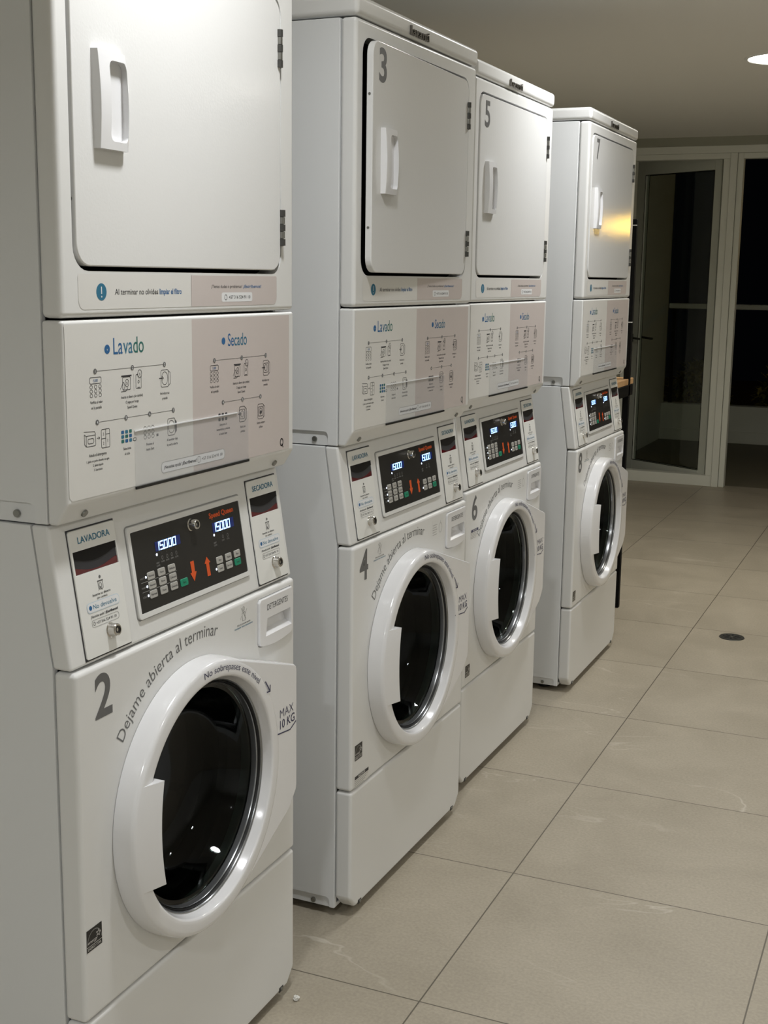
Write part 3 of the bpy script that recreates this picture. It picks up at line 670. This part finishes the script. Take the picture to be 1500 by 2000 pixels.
def care_label(parent, y0, z0):
    p = Print(fmap(.0028)); g = 'panel_label'; p.box(y0,y0+.078,z0,z0+.043,.0005,'sheet_white')
    for k in range(5): p.line([(y0+.006,z0+.034-.006*k),(y0+.034-.004*(k%2),z0+.034-.006*k)],.0011,g)
    p.ring(y0+.056,z0+.022,.010,.012,.0009,g,n=14); p.line([(y0+.056,z0+.034),(y0+.056,z0+.040)],.0009,g)
    p.build('care_sticker', parent)

def first(root, name): return next(c for c in root.children if c.name.split('.')[0] == name)
def copy_tree(o, parent=None):
    c = o.copy(); COL.objects.link(c); c.parent = parent
    for ch in list(o.children): copy_tree(ch, c)
    return c
def numbers(root, dryer_no, dy, dz, washer_no, wy, wz, wh=.064):
    p = Print(fmap(.0032), .0003); p.text(dryer_no, dy, dz, .0630, 'grey_print', .020 if dryer_no == '1' else .040, .022, res=8); p.build('number_decal', first(root,'dryer_door'), 'grey number '+dryer_no)
    p = Print(fmap(.0028), .0003); p.text(washer_no, wy, wz, wh, 'grey_print', .0430, .022, res=8); p.build('number_decal', first(root,'washer_front_panel'), 'grey number '+washer_no)
CLOSED = None

# ------------------------------------------------------------------ the setting
def struct(name, bm, mats, smooth=None): return tag(finish(name, bm, mats, None, smooth), kind='structure')
XL, XR, YB, YE = -1.06, 3.2, -3.4, 7.66
bm = bmesh.new(); box(bm, XL-.1, XR+.1, YB-.1, YE+.10, -.06, 0); struct('floor', bm, 'floor_tile')
bm = bmesh.new(); box(bm, XL-.1, XR+.1, YB-.1, YE+.16, H, H+.08); struct('ceiling', bm, 'ceiling_paint')
bm = bmesh.new(); box(bm, XL-.12, XL, YB-.1, YE+.02, 0, H); struct('wall_left', bm, 'wall_paint')
bm = bmesh.new(); box(bm, XR, XR+.12, YB-.1, YE+.02, 0, H); struct('wall_right', bm, 'wall_paint')
bm = bmesh.new(); box(bm, XL, XR, YB-.12, YB, 0, H); struct('wall_back', bm, 'wall_paint')
bm = bmesh.new(); box(bm, XL-.5, XR, YE, YE+.14, 2.349, H); box(bm, XL-.5, -.99, YE+.02, YE+.14, 0, 2.349); struct('wall_end', bm, 'header_paint')
# aluminium window and door frame
FT = .075
def bars(bm, L, r=.002):
    for x0, x1, z0, z1, y0, y1 in L: box(bm, x0, x1, y0, y1, z0, z1, r, 1)
bm = bmesh.new()
bars(bm, [(-.992,XR,2.300,2.349,YE-.004,YE+.09), (-.992,-.3005,2.262,2.2995,YE+.004,YE+.085), (-.992,-.948,.077,2.2615,YE+.004,YE+.085),
          (-.346,-.3005,.077,2.2615,YE+.004,YE+.085), (-.300,-.254,0,2.2995,YE-.006,YE+.086), (-.992,-.3005,.0,.0765,YE+.004,YE+.085)])
tag(finish('door_1', bm, 'frame_paint', None, 30), kind='structure')
bm = bmesh.new()
bars(bm, [(-.252,-.214,0,2.299,YE+.012,YE+.085), (-.214,XR,2.262,2.299,YE+.012,YE+.085), (1.10,1.16,0,2.262,YE+.012,YE+.085), (2.35,2.41,0,2.262,YE+.012,YE+.085), (1.16,XR,0,.05,YE+.012,YE+.085)])
w1 = tag(finish('window_1', bm, 'frame_paint', None, 30), kind='structure')
bm = bmesh.new(); box(bm, 1.16, 2.35, YE+.045, YE+.051, .05, 2.262); box(bm, 2.41, XR, YE+.045, YE+.051, .05, 2.262); finish('pane', bm, 'window_glass', w1, smooth=None)
# glass door leaf, hinged at the right jamb and swung out to the balcony
hx, hy = -.352, YE+.075; ang = math.atan2(.365, -.603)
leaf = empty('glass_door', (hx,hy,0), ang)
tag(leaf, 'grey framed glass door standing half open to the balcony', 'door')
LW = .800
bm = bmesh.new(); bars(bm, [(0,.060,.022,2.298,-.022,.022),(LW-.095,LW,.022,2.298,-.022,.022),(.060,LW-.095,2.196,2.298,-.022,.022),(.060,LW-.095,.022,.098,-.022,.022)])
finish('leaf_frame', bm, 'leaf_paint', leaf, 30)
bm = bmesh.new(); e = .004
for y_ in (-.0225,.0225):
    for a, b_, c_, d_ in ((.060,LW-.095,2.192,2.196),(.060,LW-.095,.098,.102),(.060,.064,.098,2.196),(LW-.099,LW-.095,.098,2.196)): box(bm, a, b_, y_-.0008, y_+.0008, c_, d_)
finish('glazing_seal', bm, 'gasket', leaf, smooth=None)
bm = bmesh.new(); box(bm, .058, LW-.093, -.003, .003, .096, 2.198); finish('pane', bm, 'window_glass', leaf, smooth=None)
bm = bmesh.new()
for s_ in (-1,1):
    y_ = s_*.022; box(bm, LW-.052, LW-.024, min(y_,y_+s_*.008), max(y_,y_+s_*.008), .985, 1.045, .003, 2); cyl(bm, (LW-.038,y_,1.018), (LW-.038,y_+s_*.045,1.018), .009, 14); cyl(bm, (LW-.038,y_+s_*.042,1.018), (LW-.160,y_+s_*.048,1.010), .0085, 14, bev=.002)
    box(bm, LW-.046, LW-.030, min(y_,y_+s_*.006), max(y_,y_+s_*.006), .915, .955, .003, 2)
finish('lever_handle', bm, 'dark_steel', leaf)
# balcony
bm = bmesh.new(); box(bm, -1.45, XR+.6, YE+.10, 10.40, -.06, -.002); struct('floor_balcony_1', bm, 'balcony_tile')  # tiled floor slab of the balcony
bm = bmesh.new(); box(bm, -.1e1-.34, -1.20, YE+.14, 10.40, 0, 2.62); struct('wall_balcony', bm, 'balcony_paint')
bm = bmesh.new(); box(bm, -1.20, XR+.6, 10.28, 10.42, 0, .335, .004, 1); struct('wall_parapet', bm, 'balcony_paint')
bm = bmesh.new(); box(bm, -1.20, XR+.6, 10.268, 10.28, 0, .105, .002, 1); struct('baseboard_balcony', bm, 'balcony_paint')
bm = bmesh.new(); box(bm, -1.34, XR+.6, YE+.16, 8.60, 2.38, 2.50); struct('ceiling_balcony', bm, 'balcony_paint')
# railing over the parapet
rail = empty('balcony_railing', (0,10.35,.335)); tag(rail, 'pale metal handrail on thin posts above the low balcony wall', 'railing')
bm = bmesh.new(); box(bm, -1.18, XR+.5, -.022, .022, .858, .905, .008, 3); finish('handrail', bm, 'frame_paint', rail)
for k in range(4):
    bm = bmesh.new(); box(bm, -1.15+1.45*k, -1.115+1.45*k, -.008, .008, 0, .86, .002, 1); finish('post', bm, 'black_steel', rail)

# ------------------------------------------------------------------ the machines
root = empty('stacked_washer_dryer', (0,0,0), -.0008)
build_dryer(root); build_console(root); build_washer(root)
units = [root]
for loc, rz in (((-.0099,.9727,0),-.0160), ((-.035,1.752,0),-.0107), ((.0069,2.7475,0),-.0014)):
    c = copy_tree(root); c.location = loc; c.rotation_euler = (0,0,rz); units.append(c)
A, B, C_, D = units
info = [(A,'1',.0640,1.8290,'2',.0450,.7825), (B,'3',.0640,1.8300,'4',.0335,.7835), (C_,'5',.0655,1.8275,'6',.0480,.7805), (D,'7',.0800,1.8320,'8',.0180,.7855)]
for u, dn, dy, dz, wn_, wy, wz in info: numbers(u, dn, dy, dz, wn_, wy, wz)
for u in units: load_warning(first(u,'washer_door'), u is not A)
star_label(first(A,'washer_front_panel'), .0075, .4590); person_label(first(A,'washer_front_panel'), .4520, .8140)
star_label(first(B,'washer_front_panel'), .0180, .4110); notice_label(first(B,'washer_front_panel'), .0190, .3380, mat='black_print'); person_label(first(B,'washer_front_panel'), .1030, .8130); care_label(first(B,'washer_front_panel'), .4440, .8000)
star_label(first(C_,'washer_front_panel'), .0270, .3680, .035, .034); notice_label(first(C_,'washer_front_panel'), .0455, .7530, .056); care_label(first(C_,'washer_front_panel'), .4420, .8010)
star_label(first(D,'washer_front_panel'), .0130, .3660, .035, .036); care_label(first(D,'washer_front_panel'), .4420, .8010); person_label(first(D,'washer_front_panel'), .0900, .8130)
# the dryer door of machine 3 stands slightly ajar on its hinges
ddoor = first(B,'dryer_door'); hg = Vector((0,.630,0)); ddoor.matrix_basis = Matrix.Translation(hg) @ Matrix.Rotation(R(1.75),4,'Z') @ Matrix.Translation(-hg)
LB = ['white stacked washer dryer numbered 2, nearest one at the left edge', 'white stacked washer dryer numbered 3 and 4, dryer door slightly ajar',
      'white stacked washer dryer numbered 5 and 6, close beside number 4', 'white stacked washer dryer numbered 7 and 8, farthest one by the glass door']
for u, l in zip(units, LB): tag(u, l, 'washing machine', 'coin operated washer dryers in a row')

# ------------------------------------------------------------------ rack with wooden top beyond the last machine
rk = empty('shelf_rack', (-.394,3.80,0)); tag(rk, 'black metal rack with a wooden worktop behind the farthest machine', 'rack')
bm = bmesh.new(); box(bm, -.30, .285, -.14, .30, .992, 1.018, .002, 1); finish('worktop', bm, 'table_wood', rk)
bm = bmesh.new(); box(bm, -.30, .288, -.145, -.120, .945, .991, .001, 1); box(bm, .262, .288, -.12, .28, .945, .991, .001, 1); finish('apron', bm, 'black_steel', rk)
for px, py, hh in ((.275,-.132,.945),(-.29,-.132,.945),(.275,.215,1.69),(-.29,.215,1.69)):
    bm = bmesh.new(); box(bm, px-.013, px+.013, py-.013, py+.013, 0, hh, .001, 1); finish('post', bm, 'black_steel', rk)
for z in (.28,1.26,1.665):
    bm = bmesh.new(); box(bm, -.28, .262, .205, .225, z-.012, z+.012, .001, 1); finish('crossbar', bm, 'black_steel', rk)
    bm = bmesh.new(); box(bm, .255, .290, .196, .2015, z-.002, z+.002); finish('clip', bm, 'coin_plate', rk, smooth=None)
# ------------------------------------------------------------------ floor drain and the crumb
dr = empty('floor_drain', (.427,3.745,0)); tag(dr, 'small round dark floor drain set in the beige tiles', 'drain')
def lathe_z(bm, prof, seg=40, mi=0):
    t = bmesh.new(); lathe_x(t, prof, 0, 0, seg); merge(bm, t, mi, Matrix.Rotation(R(-90),4,'Y'))
bm = bmesh.new(); lathe_z(bm, [(.0004,.051),(.003,.0495),(.0035,.046),(.0022,.043),(.0022,0)]); finish('rim', bm, 'drain_metal', dr)
bm = bmesh.new()
for k in range(8):
    a = R(45*k); t = bmesh.new(); box(t, .012, .036, -.0035, .0035, .0023, .0030, .0002, 1); merge(bm, t, 0, Matrix.Rotation(a,4,'Z'))
finish('slot', bm, 'drain_hole', dr, smooth=None)
bm = bmesh.new(); cyl(bm, (0,0,.002), (0,0,.0042), .006, 14); finish('screw', bm, 'steel', dr)
bm = bmesh.new(); bmesh.ops.create_icosphere(bm, subdivisions=3, radius=.0062)
for v in bm.verts: v.co *= 1+.45*random.uniform(-1,1)*.6; v.co.z = v.co.z*.8
mz = min(v.co.z for v in bm.verts)
for v in bm.verts: v.co.z -= mz
crumb = finish('plaster_crumb', bm, 'plaster_crumb', None, smooth=None); crumb.location = (.030,.640,0)
tag(crumb, 'tiny white crumb of plaster on the floor near machine 2', 'crumb')

# ------------------------------------------------------------------ ceiling lamps
for i, (x, y, pw, colr, r) in enumerate(LAMPS):
    e_ = empty('downlight', (x,y,H))
    bm = bmesh.new(); t = bmesh.new(); lathe_x(t, [(-.0002,r+.016),(-.005,r+.014),(-.006,r+.004),(-.0035,r),(-.0002,r)], 0, 0, 48); merge(bm, t, 0, Matrix.Rotation(R(-90),4,'Y')); finish('trim_ring', bm, 'lamp_trim', e_)
    bm = bmesh.new(); t = bmesh.new(); lathe_x(t, [(-.0003,r-.001),(-.0030,r-.001),(-.0032,0)], 0, 0, 40); merge(bm, t, 0, Matrix.Rotation(R(-90),4,'Y')); finish('diffuser', bm, 'lamp_disc', e_)
    ld = bpy.data.lights.new('downlight_lamp','AREA'); ld.shape = 'DISK'; ld.size = r*2; ld.energy = pw; ld.color = colr; ld.spread = R(150)
    lo = bpy.data.objects.new('downlight_lamp', ld); COL.objects.link(lo); lo.parent = e_; lo.location = (0,0,-.009)
    tag(e_, ['glowing round recessed ceiling downlight at the right edge, beyond the machines','round ceiling downlight above the front of the nearest machine','round ceiling downlight above the gap before the farthest machine','unseen round downlight added for fill, far across the aisle by the windows','unseen round downlight added for fill, across the aisle from the nearest machine','unseen round downlight added for fill, across the aisle from the middle machines','unseen round downlight added behind the viewer to brighten the machine sides'][i], 'ceiling light', 'recessed ceiling downlights')
# amber street lamp outside, seen only as the yellow reflection on dryer door 7
al = empty('street_lamp', (2.74,15.9,0)); tag(al, 'amber street lamp on a black pole beyond the garden', 'street lamp')
bm = bmesh.new(); bmesh.ops.create_uvsphere(bm, u_segments=24, v_segments=16, radius=.095); bmesh.ops.translate(bm, verts=bm.verts, vec=(0,0,2.16)); finish('globe', bm, 'amber_globe', al)
bm = bmesh.new(); cyl(bm, (0,0,0), (0,0,2.08), .03, 16); cyl(bm, (0,0,2.04), (0,0,2.09), .06, 16); finish('pole', bm, 'black_steel', al)

# ------------------------------------------------------------------ shrubs behind the parapet
def shrub(name, x, y, h, w, n, label):
    e_ = empty(name, (x,y,0)); tag(e_, label, 'shrub', 'garden shrubs behind the balcony wall')
    bm = bmesh.new()
    for k in range(n):
        a = random.uniform(0,2*math.pi); u = random.random()**.5; zz = h*(.35+.65*random.random()); rr = w*u*math.sin(math.pi*min(1,zz/h*.55+.38))
        M = Matrix.Translation((rr*math.cos(a), rr*math.sin(a), zz)) @ Matrix.Rotation(random.uniform(0,6.28),4,'Z') @ Matrix.Rotation(random.uniform(-1,1),4,'X') @ Matrix.Scale(random.uniform(.7,1.3),4)
        q = [M @ Vector(p) for p in ((0,0,0),(.018,.03,.004),(.012,.07,-.003),(0,.10,-.012),(-.012,.07,-.003),(-.018,.03,.004))]
        bm.faces.new([bm.verts.new(p) for p in q])
    finish('foliage', bm, 'leaf_green', e_, smooth=None)
    bm = bmesh.new()
    for k in range(6):
        a = 1.05*k; cyl(bm, (0,0,0), (w*.5*math.cos(a), w*.5*math.sin(a), h*.8), .012, 8)
    finish('stem', bm, 'stem_brown', e_)
for i, (x, y, h, w, l) in enumerate(((-1.05,11.3,.62,.36,'dark shrub beyond the balcony wall, seen through the glass door'),(-.15,11.2,.72,.38,'yellowish green shrub beyond the balcony wall right of the door post'),(.80,11.4,.66,.38,'dark shrub beyond the balcony wall, right of the yellowish one'))):
    shrub('garden_shrub', x, y, h, w, 1400, l)
bm = bmesh.new(); box(bm, -3, XR+3, 10.42, 18, -.2, 0); struct('ground', bm, 'soil')
